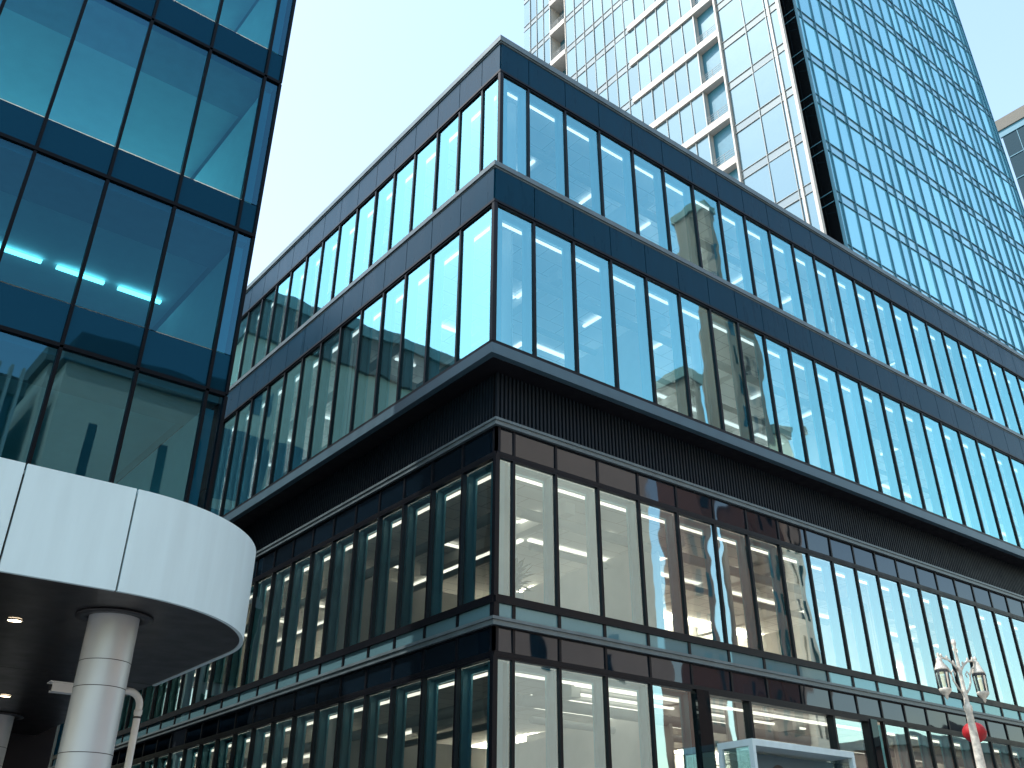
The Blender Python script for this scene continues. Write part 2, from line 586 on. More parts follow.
# floor slabs, ceilings, core walls, interior columns, ceiling lights, unseen fill lights
slab_z = [(0.02, .3, 0), (6.14, 7.12, 0), (10.50, 12.75, .0), (16.96, 18.2, .08), (22.26, 23.2, .08)]
for z0, z1, o in slab_z:
    mb = MB()
    mb.box(CX-o+.16, CX+LEN_R-.1, CY-o+.16, CY+LEN_L-.1, z0, z1, M['slab'])
    mb.build('floor_slab', office)
for s in storeys:
    FR, FL, cx, cy = fpair(s['o'])
    zc = s['ceil']
    mb = MB()
    mb.box(cx+.14, cx+LEN_R-.2, cy+.14, cy+LEN_L-.2, zc, zc+.05, M['ceiling'])
    mb.build('ceiling', office)
    mb = MB()
    mb.box(cx+8.5, cx+LEN_R-.5, cy+8, cy+LEN_L-.5, s['z0']-.1, zc, M['wall'])
    mb.build('core_wall', office)
    mb = MB()
    for F, L, ds in ((FR, LEN_R, 1), (FL, LEN_L, 1)):
        for j in range(int(L//7.5)):
            p = F.p(1.1+j*7.5, -1.1, 0)
            if j == 0 and F is FL:
                continue
            mb.tube([(p[0], p[1], s['z0']-.1), (p[0], p[1], zc)], .27, M['ceiling'], 18, cap=False)
    mb.build('interior_column', office)
    d2 = s['d2']
    for F, L in ((FR, LEN_R), (FL, LEN_L)):
        for dep, wd, u0, dz in ((.36, .065, .5, -.24), (d2, .13, d2+.2, 0)):
            mb = MB()
            F.box(mb, u0, L-1, -dep-wd, -dep, zc-.07+dz, zc-.02+dz, M[s['s']])
            mb.build('ceiling_or_fill_light', office)
        mb = MB()
        F.box(mb, 7.6, L-1, -7.75, -7.3, zc-.09, zc-.03, M['fill_strip' if s['o'] else 'fill_strip_warm'])  # added fill row deep in the room, out of view, brightens the interior
        mb.build('ceiling_or_fill_light', office)
        if s['z0'] > 1:
            for j in range(9):
                u = 3.1+j*2.6
                mb = MB()
                F.box(mb, u, u+.09, -3.1, -2.35, zc-.12, zc-.06, M[s['s']])
                mb.build('spot_light', office)
    if s['z0'] < 1:
        for dep in (1.1, 1.9, 2.7, 3.4):
            mb = MB()
            FR.box(mb, 3.2, 12.6, -dep-.09, -dep, zc-.14, zc-.09, M['strip_warm'])
            mb.build('ceiling_or_fill_light', office)
    # ducts and cross beams under the ceiling
    mb = MB()
    for j in range(9):
        x = cx+3.2+j*4
        mb.box(x, x+.28, cy+1.3, cy+7.9, zc-.34, zc-.05, M['wall'])
    mb.build('ceiling_beam', office)
    for F, L in ((FR, LEN_R), (FL, LEN_L)):
        for dep, r in ((1.7, .13), (3.6, .09)):
            mb = MB()
            a, c = F.p(dep+.3, -dep, 0), F.p(L-1.5, -dep, 0)
            mb.tube([(a[0], a[1], zc-.48), (c[0], c[1], zc-.48)], r, M['lfin'], 12)
            mb.build('ceiling_duct', office)
    # partitions between rooms
    mb = MB()
    for u, F, in ((6.66, FR), (17.0, FR), (26.5, FR), (8.9, FL), (18.5, FL)):
        F.box(mb, u, u+.1, -7.9, -1.6, s['z0']-.05, zc-.36, M['wall'])
    mb.build('partition', office)


def panels(F, edges, o0, o1, z0, z1, mat, gap=.012, thick=True):
    mb = MB()
    for i in range(len(edges)-1):
        F.box(mb, edges[i]+gap, edges[i+1]-gap, o0, o1, z0, z1, mat)
    return mb


# parapet bands (navy panels), copings and black strips of the two upper storeys
for k, (zb, zt, cb, ct, ovr) in {2: (16.90, 17.90, 17.92, 18.12, .07), 3: (22.18, 23.22, 23.25, 23.50, .09)}.items():
    s = storeys[k]
    FR, FL, cx, cy = fpair(s['o'])
    for F, e, L in ((FR, s['r'], LEN_R), (FL, s['l'], LEN_L)):
        panels(F, e, -.04, .03, zb, zt, M['band']).build('parapet_panels', office)
    mb = MB()
    for z0, z1, o in ((s['z1']+.002, zb-.004, .05), (zb-.002, zt+.02, -.05)):
        mb.prism([(cx-o, cy-o), (cx+LEN_R, cy-o), (cx+LEN_R, cy+.3), (cx+.3, cy+.3), (cx+.3, cy+LEN_L), (cx-o, cy+LEN_L)], z0, z1, M['frame'])
    mb.build('parapet_backing', office)
    mb = MB()
    for z0, z1, o in ((cb, cb+.05, ovr-.04), (cb+.052, ct, ovr)):
        mb.prism([(cx-o, cy-o), (cx+LEN_R, cy-o), (cx+LEN_R, cy+.7), (cx+.7, cy+.7), (cx+.7, cy+LEN_L), (cx-o, cy+LEN_L)], z0, z1, M['cap'])
    mb.build('coping', office)
    mb = MB()
    mb.box(cx+.32, cx+LEN_R, cy+.32, cy+LEN_L, ct-.25, ct-.1, M['slab'])
    mb.build('roof', office)

# bottom fascia and soffit of the overhang
s = storeys[2]
FR, FL, cx, cy = fpair(.62)
mb = MB()
o = .05
mb.prism([(cx-o, cy-o), (cx+LEN_R, cy-o), (cx+LEN_R, cy+.12), (cx+.12, cy+.12), (cx+.12, cy+LEN_L), (cx-o, cy+LEN_L)], 12.47, 12.735, M['fascia'])
mb.build('fascia', office)
mb = MB()
mb.prism([(cx-.03, cy-.03), (cx+LEN_R, cy-.03), (cx+LEN_R, cy+.12), (cx+.12, cy+.12), (cx+.12, cy+LEN_L), (cx-.03, cy+LEN_L)], 12.74, 12.797, M['frame'])
mb.build('window_sill', office)
mb = MB()
mb.prism([(cx+.13, cy+.13), (cx+LEN_R, cy+.13), (cx+LEN_R, cy+1.6), (cx+1.6, cy+1.6), (cx+1.6, cy+LEN_L), (cx+.13, cy+LEN_L)], 12.46, 12.50, M['soffit'])
mb.build('soffit', office)

# ribbed dark wall under the overhang
FR, FL, cx, cy = fpair(0)
for F, L in ((FR, LEN_R), (FL, LEN_L)):
    mb = MB()
    F.box(mb, .065 if F is FL else -.0, L, -.14, -.065, 11.25, 12.455, M['ribback'])
    n = int(L/.118)
    for j in range(n):
        u = .01+j*.118
        F.box(mb, u, u+.058, -.064, .0, 11.25, 12.452, M['rib'])
    mb.build('ribbed_wall', office)

# ledges of the lower block, spandrel glass, sills
for zl in (11.06, 6.585):
    mb = MB()
    for z0, z1, o in ((zl, zl+.10, .10), (zl+.102, zl+.165, .13)):
        mb.prism([(cx-o, cy-o), (cx+LEN_R, cy-o), (cx+LEN_R, cy+.13), (cx+.13, cy+.13), (cx+.13, cy+LEN_L), (cx-o, cy+LEN_L)], z0, z1, M['cap'])
    mb.build('ledge', office)
LOW_R2 = [e for e in LOW_R]
for z0, z1 in ((6.09, 6.555), (10.45, 11.03)):
    for F, e, L in ((FR, LOW_R, LEN_R), (FL, LOW_L, LEN_L)):
        mb = MB()
        for i in range(len(e)-1):
            F.quad(mb, e[i]+.03, e[i+1]-.03, -.0, z0, z1, M['spandrel'], tilt=.003)
        mb.build('spandrel_glass', office)
        mb = MB()
        for i in range(len(e)):
            F.box(mb, e[i]-.03, e[i]+.03, -.1, .03, z0, z1, M['frame'])
        F.box(mb, 0, L, -.14, .025, z1+.001, z1+.029, M['frame'])
        F.box(mb, 0, L, -.14, .025, z0-.088, z0-.001, M['frame'])
        F.box(mb, .02, L, -.2, -.06, z0, z1, M['ribback'])
        mb.build('spandrel_frame', office)
for F, e, L in ((FR, LOW_R, LEN_R), (FL, LOW_L, LEN_L)):
    mb = MB()
    for i in range(len(e)-1):
        F.quad(mb, e[i]+.04, e[i+1]-.04, -.0, 6.755, 7.06, M['paleglass'], tilt=.002)
    mb.build('sill_glass', office)
    mb = MB()
    for i in range(len(e)):
        F.box(mb, e[i]-.04, e[i]+.04, -.1, .03, 6.755, 7.06, M['frame'])
    F.box(mb, .02, L, -.2, -.06, 6.755, 7.06, M['ribback'])
    F.box(mb, -.0, L, -.14, .05, 7.062, 7.198, M['frame'])
    mb.build('sill_frame', office)
    mb = MB()
    F.box(mb, 0.02, L, -.3, .04, 0.02, .34, M['frame'])
    mb.build('plinth', office)

# big shop window with glazed entrance portal
F = FR
for a, b in ((SHOP0-.42, SHOP0), (SHOP1, SHOP1+.3)):
    mb = MB()
    F.box(mb, a, b, -.3, .06, .34, 6.0, M['notch'])
    mb.build('shop_pier', office)
mb = MB()
F.quad(mb, SHOP0+.06, SHOP1-.06, -.1, .4, 5.93, M['glass_low'], tilt=.002)
shop = mb.build('shop_window', office)
mb = MB()
for a, b in ((SHOP0, SHOP0+.07), (SHOP0+1.5, SHOP0+1.58), (SHOP1-1.65, SHOP1-1.57), (SHOP1-.07, SHOP1)):
    F.box(mb, a, b, -.2, .02, .35, 5.93, M['frame'])
F.box(mb, SHOP0, SHOP1, -.2, .03, 5.931, 6.0, M['frame'])
mb.build('shop_window_frame', shop)
P0, P1, PO, PZ = 6.46, 10.30, 1.07, 4.86
mb = MB()
F.box(mb, P0, P1, .04, PO, PZ-.14, PZ, M['canopy'])
F.box(mb, P0, P0+.1, PO-.12, PO, .02, PZ-.141, M['canopy'])
F.box(mb, P1-.1, P1, PO-.12, PO, .02, PZ-.141, M['canopy'])
F.box(mb, P0, P0+.08, .04, .16, .02, PZ-.141, M['canopy'])
F.box(mb, P1-.08, P1, .04, .16, .02, PZ-.141, M['canopy'])
portal = mb.build('entrance_portal', office)
mb = MB()
mb.poly([F.p(P0+.04, .16, .1), F.p(P0+.04, PO-.12, .1), F.p(P0+.04, PO-.12, PZ-.15), F.p(P0+.04, .16, PZ-.15)], M['glass_low'])
mb.build('side_glass', portal)
mb = MB()
mb.poly([F.p(P1-.04, .16, .1), F.p(P1-.04, PO-.12, .1), F.p(P1-.04, PO-.12, PZ-.15), F.p(P1-.04, .16, PZ-.15)], M['glass_low'])
mb.build('side_glass', portal)
mb = MB()
F.box(mb, P0+.75, P1-.12, .42, .5, 3.0, PZ-.2, M['fascia'])
F.box(mb, P0+2.1, P0+3.5, .501, .52, 4.1, 4.36, M['dark'])
c = F.p(P0+1.55, .502, 0)
disc = [(c[0]+.36*math.cos(t*math.pi/14), c[1]-.004, 4.05+.42*math.sin(t*math.pi/14)) for t in range(29)]
mb.poly(list(reversed(disc)), M['dark'])
mb.build('poster_panel', portal)

# plant behind the first window of the left front
pl = thing('potted_plant', 'leafy potted plant behind the corner window of the lower glazed storey', 'plant', (CX+.95, CY+.55, 7.12))
mb = MB(); mb.lathe((CX+.95, CY+.55, 7.12), [(.0, 0), (.16, 0), (.22, .38), (.19, .38), (.0, .34)], M['paint'])
mb.build('pot', pl)
mb = MB()
rnd = random.Random(3)
for i in range(90):
    a, t = rnd.uniform(0, 6.28), rnd.uniform(-.2, 1.3)
    L = rnd.uniform(.25, .55)
    b = Vector((CX+.95+.1*math.cos(a)*rnd.random(), CY+.55+.1*math.sin(a)*rnd.random(), 7.5+rnd.uniform(0, .5)))
    d = Vector((math.cos(a)*math.cos(t), math.sin(a)*math.cos(t), math.sin(t)))
    sd_ = d.cross(Vector((0, 0, 1))).normalized()*.05
    m_ = b+d*L*.6+Vector((0, 0, .03))
    mb.poly([b, m_+sd_, b+d*L, m_-sd_], M['green'])
mb.build('foliage', pl)

# ------------------------------------------------------------------ blue glass tower on the left
TX, TY, TD = 5.76, 16.0, 7.0
tower = thing('glass_tower', 'dark blue glass tower with navy spandrels and thin black mullions beside the white canopy', 'building', (TX, TY, 0))
T = Facade((TX, TY, 0), (-1, 0, 0), (0, -1, 0))
te = [0, .37, 1.65, 2.94, 4.23, 5.52, 6.8, 8.1, 9.4, 10.7, 12.0, 13.3]
rows = [(6.45, 9.87), (10.71, 13.53), (14.30, 17.83), (18.68, 22.3)]
for z0, z1 in rows:
    for i in range(len(te)-1):
        mb = MB()
        T.quad(mb, te[i], te[i+1], -.02, z0, z1, M['tglass'], tilt=.003)
        wn = mb.build('window', tower)
        mb = MB()
        T.box(mb, te[i]-.03, te[i]+.03, -.09, .03, z0-.84, z1-.046, M['tframe'])
        T.box(mb, te[i]+.03, te[i+1]-.03, -.09, .03, z1-.045, z1+.03, M['tframe'])
        mb.build('mullion', wn)
for z0, z1 in ((5.85, 6.43), (9.90, 10.69), (13.56, 14.28), (17.86, 18.66), (22.33, 23.1)):
    mb = MB()
    for i in range(len(te)-1):
        T.quad(mb, te[i]+.012, te[i+1]-.012, -.02, z0, z1, M['tspandrel'], tilt=.002)
    mb.build('spandrel', tower)
    mb = MB()
    mb.box(TX-13.2, TX-.06, TY+.12, TY+TD-.1, z0+.02, z1-.02, M['slab'])
    mb.build('floor_slab', tower)
for (z0, z1) in rows:
    mb = MB()
    mb.box(TX-13.2, TX-.3, TY+1.45, TY+TD-.1, z1-.06, z1-.01, M['wall'])
    mb.box(TX-13.2, TX-.06, TY+.12, TY+1.44, z1-.16, z1-.012, M['lfin'])
    mb.build('ceiling', tower)
    mb = MB()
    mb.box(TX-13.2, TX-.3, TY+TD-.6, TY+TD-.5, z0, z1-.07, M['wall'])
    mb.build('back_wall', tower)
    mb = MB()
    mb.box(TX-.3, TX-.12, TY+.14, TY+TD-.2, z0, z1-.31, M['wall'])
    mb.build('side_wall', tower)
for (xa, xb) in ((-1.55, -.6), (-2.84, -1.85), (-4.13, -3.14), (-5.42, -4.43), (-6.7, -5.75)):
    mb = MB()
    mb.box(TX+xa, TX+xb, TY+3.4, TY+3.49, 13.36, 13.42, M['strip_soft'])
    mb.build('ceiling_or_fill_light', tower)
for z1 in (17.83, 22.3):
    for xa in (-3.4, -6.6, -9.8, -13.0):
        mb = MB()
        mb.box(TX+xa, TX+xa+2.6, TY+5.4, TY+5.8, z1-.14, z1-.08, M['fill_strip'])  # added emitter hidden behind the floor edge, lifts the ceiling by bounce
        mb.build('ceiling_or_fill_light', tower)
mb = MB()
for z in range(6, 23, 2):
    for y in range(5):
        mb.box(TX-.08, TX-.02, TY+.05+y*1.39, TY+.05+y*1.39+1.37, z+.02, z+1.98, M['tspandrel'])
mb.build('side_panels', tower)
mb = MB()
mb.box(TX-13.3, TX-.1, TY+TD-.08, TY+TD, 5, 23.1, M['tspandrel'])
mb.build('rear_wall', tower)
mb = MB()
mb.box(TX-13.3, TX, TY-.02, TY+TD, 23.12, 23.3, M['tframe'])
mb.build('roof', tower)
mb = MB()
mb.box(TX-13.3, TX-.02, TY+6.2, TY+TD, 0, 4.99, M['soffit'])
mb.build('ground_floor_wall', tower)
mb = MB()
mb.box(TX-13.3, TX, TY+.0, TY+TD, 5.0, 5.84, M['tspandrel'])
mb.build('base_band', tower)

# ------------------------------------------------------------------ white entrance canopy
can = thing('entrance_canopy', 'white metal canopy with rounded end and dark soffit on round steel columns', 'canopy', (3.5, 12.2, 0))
ZB, ZT = 4.633, 5.815
outline = [(3.14, 11.03)]
for i in range(1, 25):
    t = math.pi/2*i/24
    outline.append((3.14+2.27*math.sin(t), 13.2-2.17*math.cos(t)))
end = outline+[(5.41, 15.9)]


def curve_panel(pts, name):
    mb = MB()
    n = len(pts)
    inn = []
    for i, (x, y) in enumerate(pts):
        a, c = Vector(pts[max(i-1, 0)]), Vector(pts[min(i+1, n-1)])
        d = (c-a).normalized()
        inn.append((x-d.y*.05, y+d.x*.05))
    k = mb.slot(M['canopy'])
    for q, sm in (((0, ZB), (0, ZT)), True), (((0, ZT), (1, ZT)), False), (((1, ZT), (1, ZB)), True), (((1, ZB), (0, ZB)), False):
        b = len(mb.v)           # each strip has its own vertices, so only the curve is smoothed
        for p0, p1 in zip(pts, inn):
            for which, z in q:
                px, py = (p0, p1)[which]
                mb.v.append((px, py, z))
        for m_ in range(n-1):
            mb.f.append((b+m_*2, b+m_*2+2, b+m_*2+3, b+m_*2+1))
            mb.m.append(k)
            mb.s.append(sm and n > 2)
    for m_ in (0, n-1):
        (xa, ya), (xb, yb) = pts[m_], inn[m_]
        mb.poly([(xa, ya, ZB), (xa, ya, ZT), (xb, yb, ZT), (xb, yb, ZB)], M['canopy'])
    return mb.build(name, can)


curve_panel([(x+.012 if i == 0 else x, y) for i, (x, y) in enumerate(end)], 'fascia_panel')
x = 3.14
while x > -8:
    curve_panel([(x-1.21+.012, 11.03), (x-.012, 11.03)], 'fascia_panel')
    x -= 1.21
inner = [(px-.04 if px > 3.2 else px, py+.06) for px, py in outline]
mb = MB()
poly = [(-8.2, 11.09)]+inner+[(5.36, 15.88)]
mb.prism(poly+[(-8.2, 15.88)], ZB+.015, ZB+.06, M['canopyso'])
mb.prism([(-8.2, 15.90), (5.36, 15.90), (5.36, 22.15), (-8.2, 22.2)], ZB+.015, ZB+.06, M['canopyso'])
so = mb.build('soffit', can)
mb = MB()
mb.prism(poly+[(-8.2, 15.88)], ZT-.10, ZT-.06, M['slab'])
mb.build('roof_deck', can)
mb = MB()
mb.prism([(x*.985, y+.03) for x, y in poly]+[(-8.2, 15.8)], ZB+.065, ZT-.105, M['dark'])
mb.build('core', can)
for (x, y, r) in ((3.52, 12.2, .285), (4.16, 20.15, .29)):
    mb = MB()
    mb.tube([(x, y, 0), (x, y, ZB+.012)], r, M['steel'], 56, cap=False)
    col = mb.build('column', can)
    mb = MB()
    for z in (4.11, 3.82, 3.12, 2.1, 1.0):
        mb.lathe((x, y, z), [(r-.004, -.004), (r+.0015, -.004), (r+.0015, .004), (r-.004, .004)], M['seam'], 56)
    mb.build('joint', col)
    mb = MB()
    mb.lathe((x, y, ZB), [(r+.02, .012), (r+.15, .012), (r+.15, -.012), (r+.02, -.012), (r+.02, .012)], M['dark'], 48)
    mb.build('collar', col)
for (x, y) in ((2.62, 13.05), (3.80, 18.15), (-.4, 13.05), (-.4, 18.2), (1.1, 15.5)):
    mb = MB()
    mb.lathe((x, y, ZB), [(0, .006), (.082, .006)], lamp('downlight_glow', (1, .78, .52), 7) if 'dl' not in M else M['dl'], 24)
    dl = mb.build('downlight', can)
    mb = MB()
    mb.lathe((x, y, ZB), [(.083, .008), (.083, -.004), (.105, -.004), (.105, .012)], M['dark'], 24)
    mb.build('trim_ring', dl)

# ------------------------------------------------------------------ white pole with surveillance camera
pole = thing('surveillance_pole', 'white bent pole carrying a boxy surveillance camera behind the front steel column', 'camera pole', (4.76, 14.5, 0))
mb = MB()
path = [(4.76, 14.5, 0), (4.76, 14.5, 3.0), (4.76, 14.5, 4.08)]
for i in range(1, 9):
    t = math.pi/2*i/8
    path.append((4.76-.18+.18*math.cos(t), 14.5, 4.08+.18*math.sin(t)))
path += [(4.2, 14.5, 4.26), (3.86, 14.5, 4.26)]
mb.tube(path, .047, M['paint'], 16)
mb.lathe((4.76, 14.5, 4.0), [(.048, -.03), (.056, -.03), (.056, .03), (.048, .03)], M['paint'], 16)
mb.lathe((4.76, 14.5, 3.93), [(.048, -.012), (.0535, -.012), (.0535, .012), (.048, .012)], M['seam'], 16)
mb.build('pole', pole)
mb = MB()
mb.box(3.56, 3.87, 14.43, 14.57, 4.14, 4.25, M['paint'])
mb.box(3.52, 3.89, 14.415, 14.585, 4.251, 4.268, M['paint'])
cb = mb.build('camera_housing', pole)
mb = MB(); mb.tube([(3.558, 14.5, 4.195), (3.54, 14.5, 4.195)], .04, M['dark'], 16)
mb.build('camera_lens', cb)

# ------------------------------------------------------------------ ornate street lamp
LX, LY = 15.74, 8.268
sl = thing('street_lamp', 'ornate white cast-iron lamp post with two hanging lanterns before the glass front', 'street lamp', (LX, LY, 0))
mb = MB()
mb.lathe((LX, LY, 0), [(.0, 0), (.30, 0), (.30, .15), (.22, .2), (.20, .7), (.23, .75), (.16, .9), (0.09204, 2.2), (0.07176, 3.4), (0.05304, 4.25), (0.0663, 4.28), (0.0663, 4.34), (0.0429, 4.37),
                        (0.0351, 4.5), (0.04836, 4.55), (0.03276, 4.6), (0.02964, 4.85), (0.04524, 4.9), (0.02808, 4.95), (0.02184, 5.2), (0.03744, 5.22), (0.01716, 5.26), (0.0351, 5.31), (0.039, 5.34), (0.02652, 5.385), (0, 5.40)], M['lampwhite'], 20)
mb.build('post', sl)
ax = Vector((.96, -.28, 0)).normalized()
for s_ in (-1, 1):
    mb = MB()
    d = ax*s_
    c0 = Vector((LX, LY, 0))
    main = [c0+d*r+Vector((0, 0, z)) for r, z in ((.03, 4.9), (.10, 4.98), (.2, 5.05), (.31, 5.07), (.38, 5.05), (.40, 5.02))]
    mb.tube(main, [0.022, .02, .019, .018, .016, .015], M['lampwhite'], 8)
    sc = [c0+d*r+Vector((0, 0, z)) for r, z in ((.05, 4.55), (.12, 4.62), (.18, 4.72), (.20, 4.83), (.15, 4.89), (.11, 4.84), (.13, 4.79))]
    mb.tube(sc, [.018, .017, .016, .014, .012, .011, .008], M['lampwhite'], 8)
    sc = [c0+d*r+Vector((0, 0, z)) for r, z in ((.20, 4.83), (.25, 4.92), (.31, 4.97), (.33, 4.92), (.30, 4.89))]
    mb.tube(sc, [.016, .016, .015, .012, .01], M['lampwhite'], 8)
    for r, z in ((.10, 5.0), (.22, 5.07), (.33, 5.09)):
        q = c0+d*r
        mb.lathe((q.x, q.y, z), [(.0, -.03), (.022, 0), (.016, .03), (0, .05)], M['lampwhite'], 8)
    mb.build('arm', sl)
    q = c0+d*.395
    mb = MB()
    mb.lathe((q.x, q.y, 0), [(0, 5.15), (0.01892, 5.13), (0.0258, 5.1), (0.0172, 5.07), (0.043, 5.05), (0.0473, 5.01), (0.06, 4.98), (0.1, 4.89), (0.105, 4.87), (0, 4.87)], M['lampwhite'], 12)
    mb.lathe((q.x, q.y, 0), [(0.1075, 4.865), (0.1075, 4.83), (0.086, 4.83)], M['lampdark'], 12)
    mb.lathe((q.x, q.y, 0), [(0.086, 4.59), (0.0989, 4.58), (0.0946, 4.55), (0.0602, 4.51), (0.0301, 4.48), (0.0258, 4.45), (0, 4.41)], M['lampwhite'], 12)
    for j in range(6):
        t = j*math.pi/3
        mb.tube([(q.x+.101*math.cos(t), q.y+.101*math.sin(t), 4.85), (q.x+.086*math.cos(t), q.y+.086*math.sin(t), 4.58)], .009, M['lampdark'], 6)
    lt = mb.build('lantern', sl)
    mb = MB()
    mb.lathe((q.x, q.y, 0), [(0.09632, 4.86), (0.0817, 4.585)], M['lampglass'], 12)
    mb.build('lantern_glass', lt)
    mb = MB()
    mb.lathe((q.x, q.y, 0), [(0, 4.79), (0.0301, 4.77), (0.0387, 4.69), (0.0172, 4.63), (0.0172, 4.58)], M['paint'], 10)
    mb.build('bulb', lt)

rl = thing('red_lantern', 'round red silk lantern with hanging tassel behind the ornate lamp post', 'lantern', (16.33, 8.62, 3.7))
mb = MB()
lc = (16.44, 8.62, 4.05)
prof = [(.0, .165)]+[(.19*math.sin(math.pi*i/16), .16*math.cos(math.pi*i/16)) for i in range(1, 16)]+[(.0, -.165)]
mb.lathe(lc, prof, M['red'], 24)
mb.build('lantern_body', rl)
mb = MB()
mb.lathe(lc, [(.0, .19), (.06, .19), (.06, .155), (.0, .155)], M['lampdark'], 12)
mb.lathe(lc, [(.0, -.155), (.06, -.155), (.06, -.19), (.0, -.19)], M['lampdark'], 12)
mb.tube([(lc[0]-.71, lc[1]-.35, 4.33), (lc[0]-.3, lc[1]-.16, 4.34), (lc[0], lc[1], 4.25)], .012, M['lampdark'], 6)
mb.build('hanger', rl)
mb = MB()
for i in range(14):
    a = 2*math.pi*i/14
    mb.tube([(lc[0]+.02*math.cos(a), lc[1]+.02*math.sin(a), 3.88), (lc[0]+.045*math.cos(a), lc[1]+.045*math.sin(a), 3.62)], .008, M['red'], 5)
mb.build('tassel', rl)

# ------------------------------------------------------------------ high tower behind
K = .543


def zz(z):
    return 1.6+(z-1.6)*K


high = thing('high_rise', 'tall pale blue curtain wall skyscraper with dark vertical notch rising behind the office block', 'skyscraper', (67.4, 38, 0))
HX0, HX1, HY = 127.3*K, 215.2*K, 38.0
HR = Facade((HX0, HY, 0), (1, 0, 0), (0, -1, 0))
HLX = 124.1*K
HL = Facade((HLX, 72.2*K, 0), (0, 1, 0), (-1, 0, 0))
TOP = 138
step = 11.8*K
base_r = zz(111.2)
zs = [base_r+step*i for i in range(-8, 13)]
cand = []
W = HX1-HX0
ue = [0, .75]
while ue[-1] < W-3.2:
    ue.append(ue[-1]+random.choice((1.75, 2.25, 2.35, 2.5)))
ue += [W-.8, W]
for z in zs[:-1]:
    for i in range(len(ue)-1):
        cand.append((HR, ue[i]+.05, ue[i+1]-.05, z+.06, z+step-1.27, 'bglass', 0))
# left face: columns in original units converted to metres
ly = [0, 3.0, 8.2, 14.6]
sect = [(14.9, 21.0, 'slot')]
cols = [(0.1, 3.0), (3.0, 8.2), (8.2, 14.5)]
c_ = 21.0
while c_ < 63.5:
    cols.append((c_, c_+3.55))
    c_ += 3.55
cols2 = []
c_ = 70.0
while c_ < 81:
    cols2.append((c_, c_+2.95))
    c_ += 2.95
lz = [zz(160)+step*i for i in range(-12, 9)]
lzb = [zz(164.6)+step*i for i in range(-12, 9)]
for z in lz[:-1]:
    for a, b in cols[:3]:
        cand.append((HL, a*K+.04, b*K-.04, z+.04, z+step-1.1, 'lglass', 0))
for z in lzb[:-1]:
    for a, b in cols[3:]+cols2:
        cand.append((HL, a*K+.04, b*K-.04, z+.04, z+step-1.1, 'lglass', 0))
    for a, b in ((14.95, 18), (18, 21.0), (64.2, 67.1), (67.1, 70)):
        cand.append((HL, a*K+.04, b*K-.04, z+.04, z+step-1.1, 'lglass', -1.9))
cand = [(seen_area([F.p(u0, 0, z0), F.p(u1, 0, z0), F.p(u1, 0, z1), F.p(u0, 0, z1)]) if z0 > 44 else 0, F, u0, u1, z0, z1, m, o) for F, u0, u1, z0, z1, m, o in cand]
cand.sort(key=lambda t: -t[0])
mbr = MB()
for i, (a, F, u0, u1, z0, z1, m, o) in enumerate(cand):
    if i < 100:
        mb = MB()
        F.quad(mb, u0, u1, o-.05, z0, z1, M[m], tilt=.012)
        mb.build('window', high)
    else:
        F.quad(mbr, u0, u1, o-.05, z0, z1, M[m], tilt=.012)
mbr.build('window', high, kind='stuff')
for z in zs[:-1]:
    if z < 40:
        continue
    mb = MB()
    for i in range(len(ue)-1):
        HR.quad(mb, ue[i]+.05, ue[i+1]-.05, -.05, z+step-1.21, z-.02+step, M['bspan'], tilt=.006)
    mb.build('spandrel', high)
mb = MB()
for u in ue:
    HR.box(mb, u-.05, u+.05, -.2, .10, zs[0], TOP, M['bfin'])
for z in zs[:-1]:
    HR.box(mb, 0, W, -.2, .06, z-.02, z+.05, M['bfin'])
    HR.box(mb, 0, W, -.2, .06, z+step-1.26, z+step-1.2, M['bfin'])
mb.build('mullion_grid', high)
for zl_, cc in [(z, cols[:3]) for z in lz[:-1]]+[(z, cols[3:]) for z in lzb[:-1]]+[(z, cols2) for z in lzb[:-1]]:
    if zl_ < 40:
        continue
    mb = MB()
    for a, b in cc:
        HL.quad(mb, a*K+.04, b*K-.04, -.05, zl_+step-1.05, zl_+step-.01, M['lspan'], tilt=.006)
    mb.build('spandrel', high)
mb = MB()
for a, b in cols[:3]+cols[3:]+cols2:
    HL.box(mb, a*K-.035, a*K+.035, -.2, .07, lz[0], TOP, M['lfin'])
for z in lz[:-1]:
    for dz in (0, step-1.08):
        HL.box(mb, .1, 14.6*K, -.2, .05, z+dz-.025, z+dz+.025, M['lfin'])
for z in lzb[:-1]:
    for dz in (0, step-1.08):
        HL.box(mb, 21*K, 63.6*K, -.2, .04, z+dz-.022, z+dz+.022, M['lfin'])
        HL.box(mb, 70*K, 81.8*K, -.2, .04, z+dz-.022, z+dz+.022, M['lfin'])
mb.build('mullion_grid', high)
for z in lzb:
    if z < 44:
        continue
    for a, b, oo in ((14.95, 41.0, .22), (63.97, 70.0, .18)):
        mb = MB()
        HL.box(mb, a*K, b*K, -2.0, oo, z-1.05, z-.1, M['white'])
        sb = mb.build('balcony_slab', high)
        mb = MB()
        e_ = min(b, 21.0)if b < 60 else b
        for q in range(4):
            HL.box(mb, a*K, e_*K, -.05, .0, z+.25+q*.32, z+.28+q*.32, M['lfin'])
        HL.box(mb, (a+e_)/2*K, (a+e_)/2*K+.04, -.06, .01, z-.1, z+1.25, M['lfin'])
        mb.build('balcony_rail', sb)
for a, b, o0, o1 in ((14.55*K, 14.94*K, -2.2, .3), (-.25, .05, -.3, .1), (1.05, 1.32, -.05, .12), (21.0*K, 21.2*K, -2.2, .05), (63.7*K, 63.95*K, -2.2, .05), (70.0*K, 70.2*K, -2.2, .05)):
    mb = MB()
    HL.box(mb, a, b, o0, o1, 30, TOP, M['white'])
    mb.build('pier', high)
mb = MB()
x0, y0 = HLX+.1, 72.2*K-.0
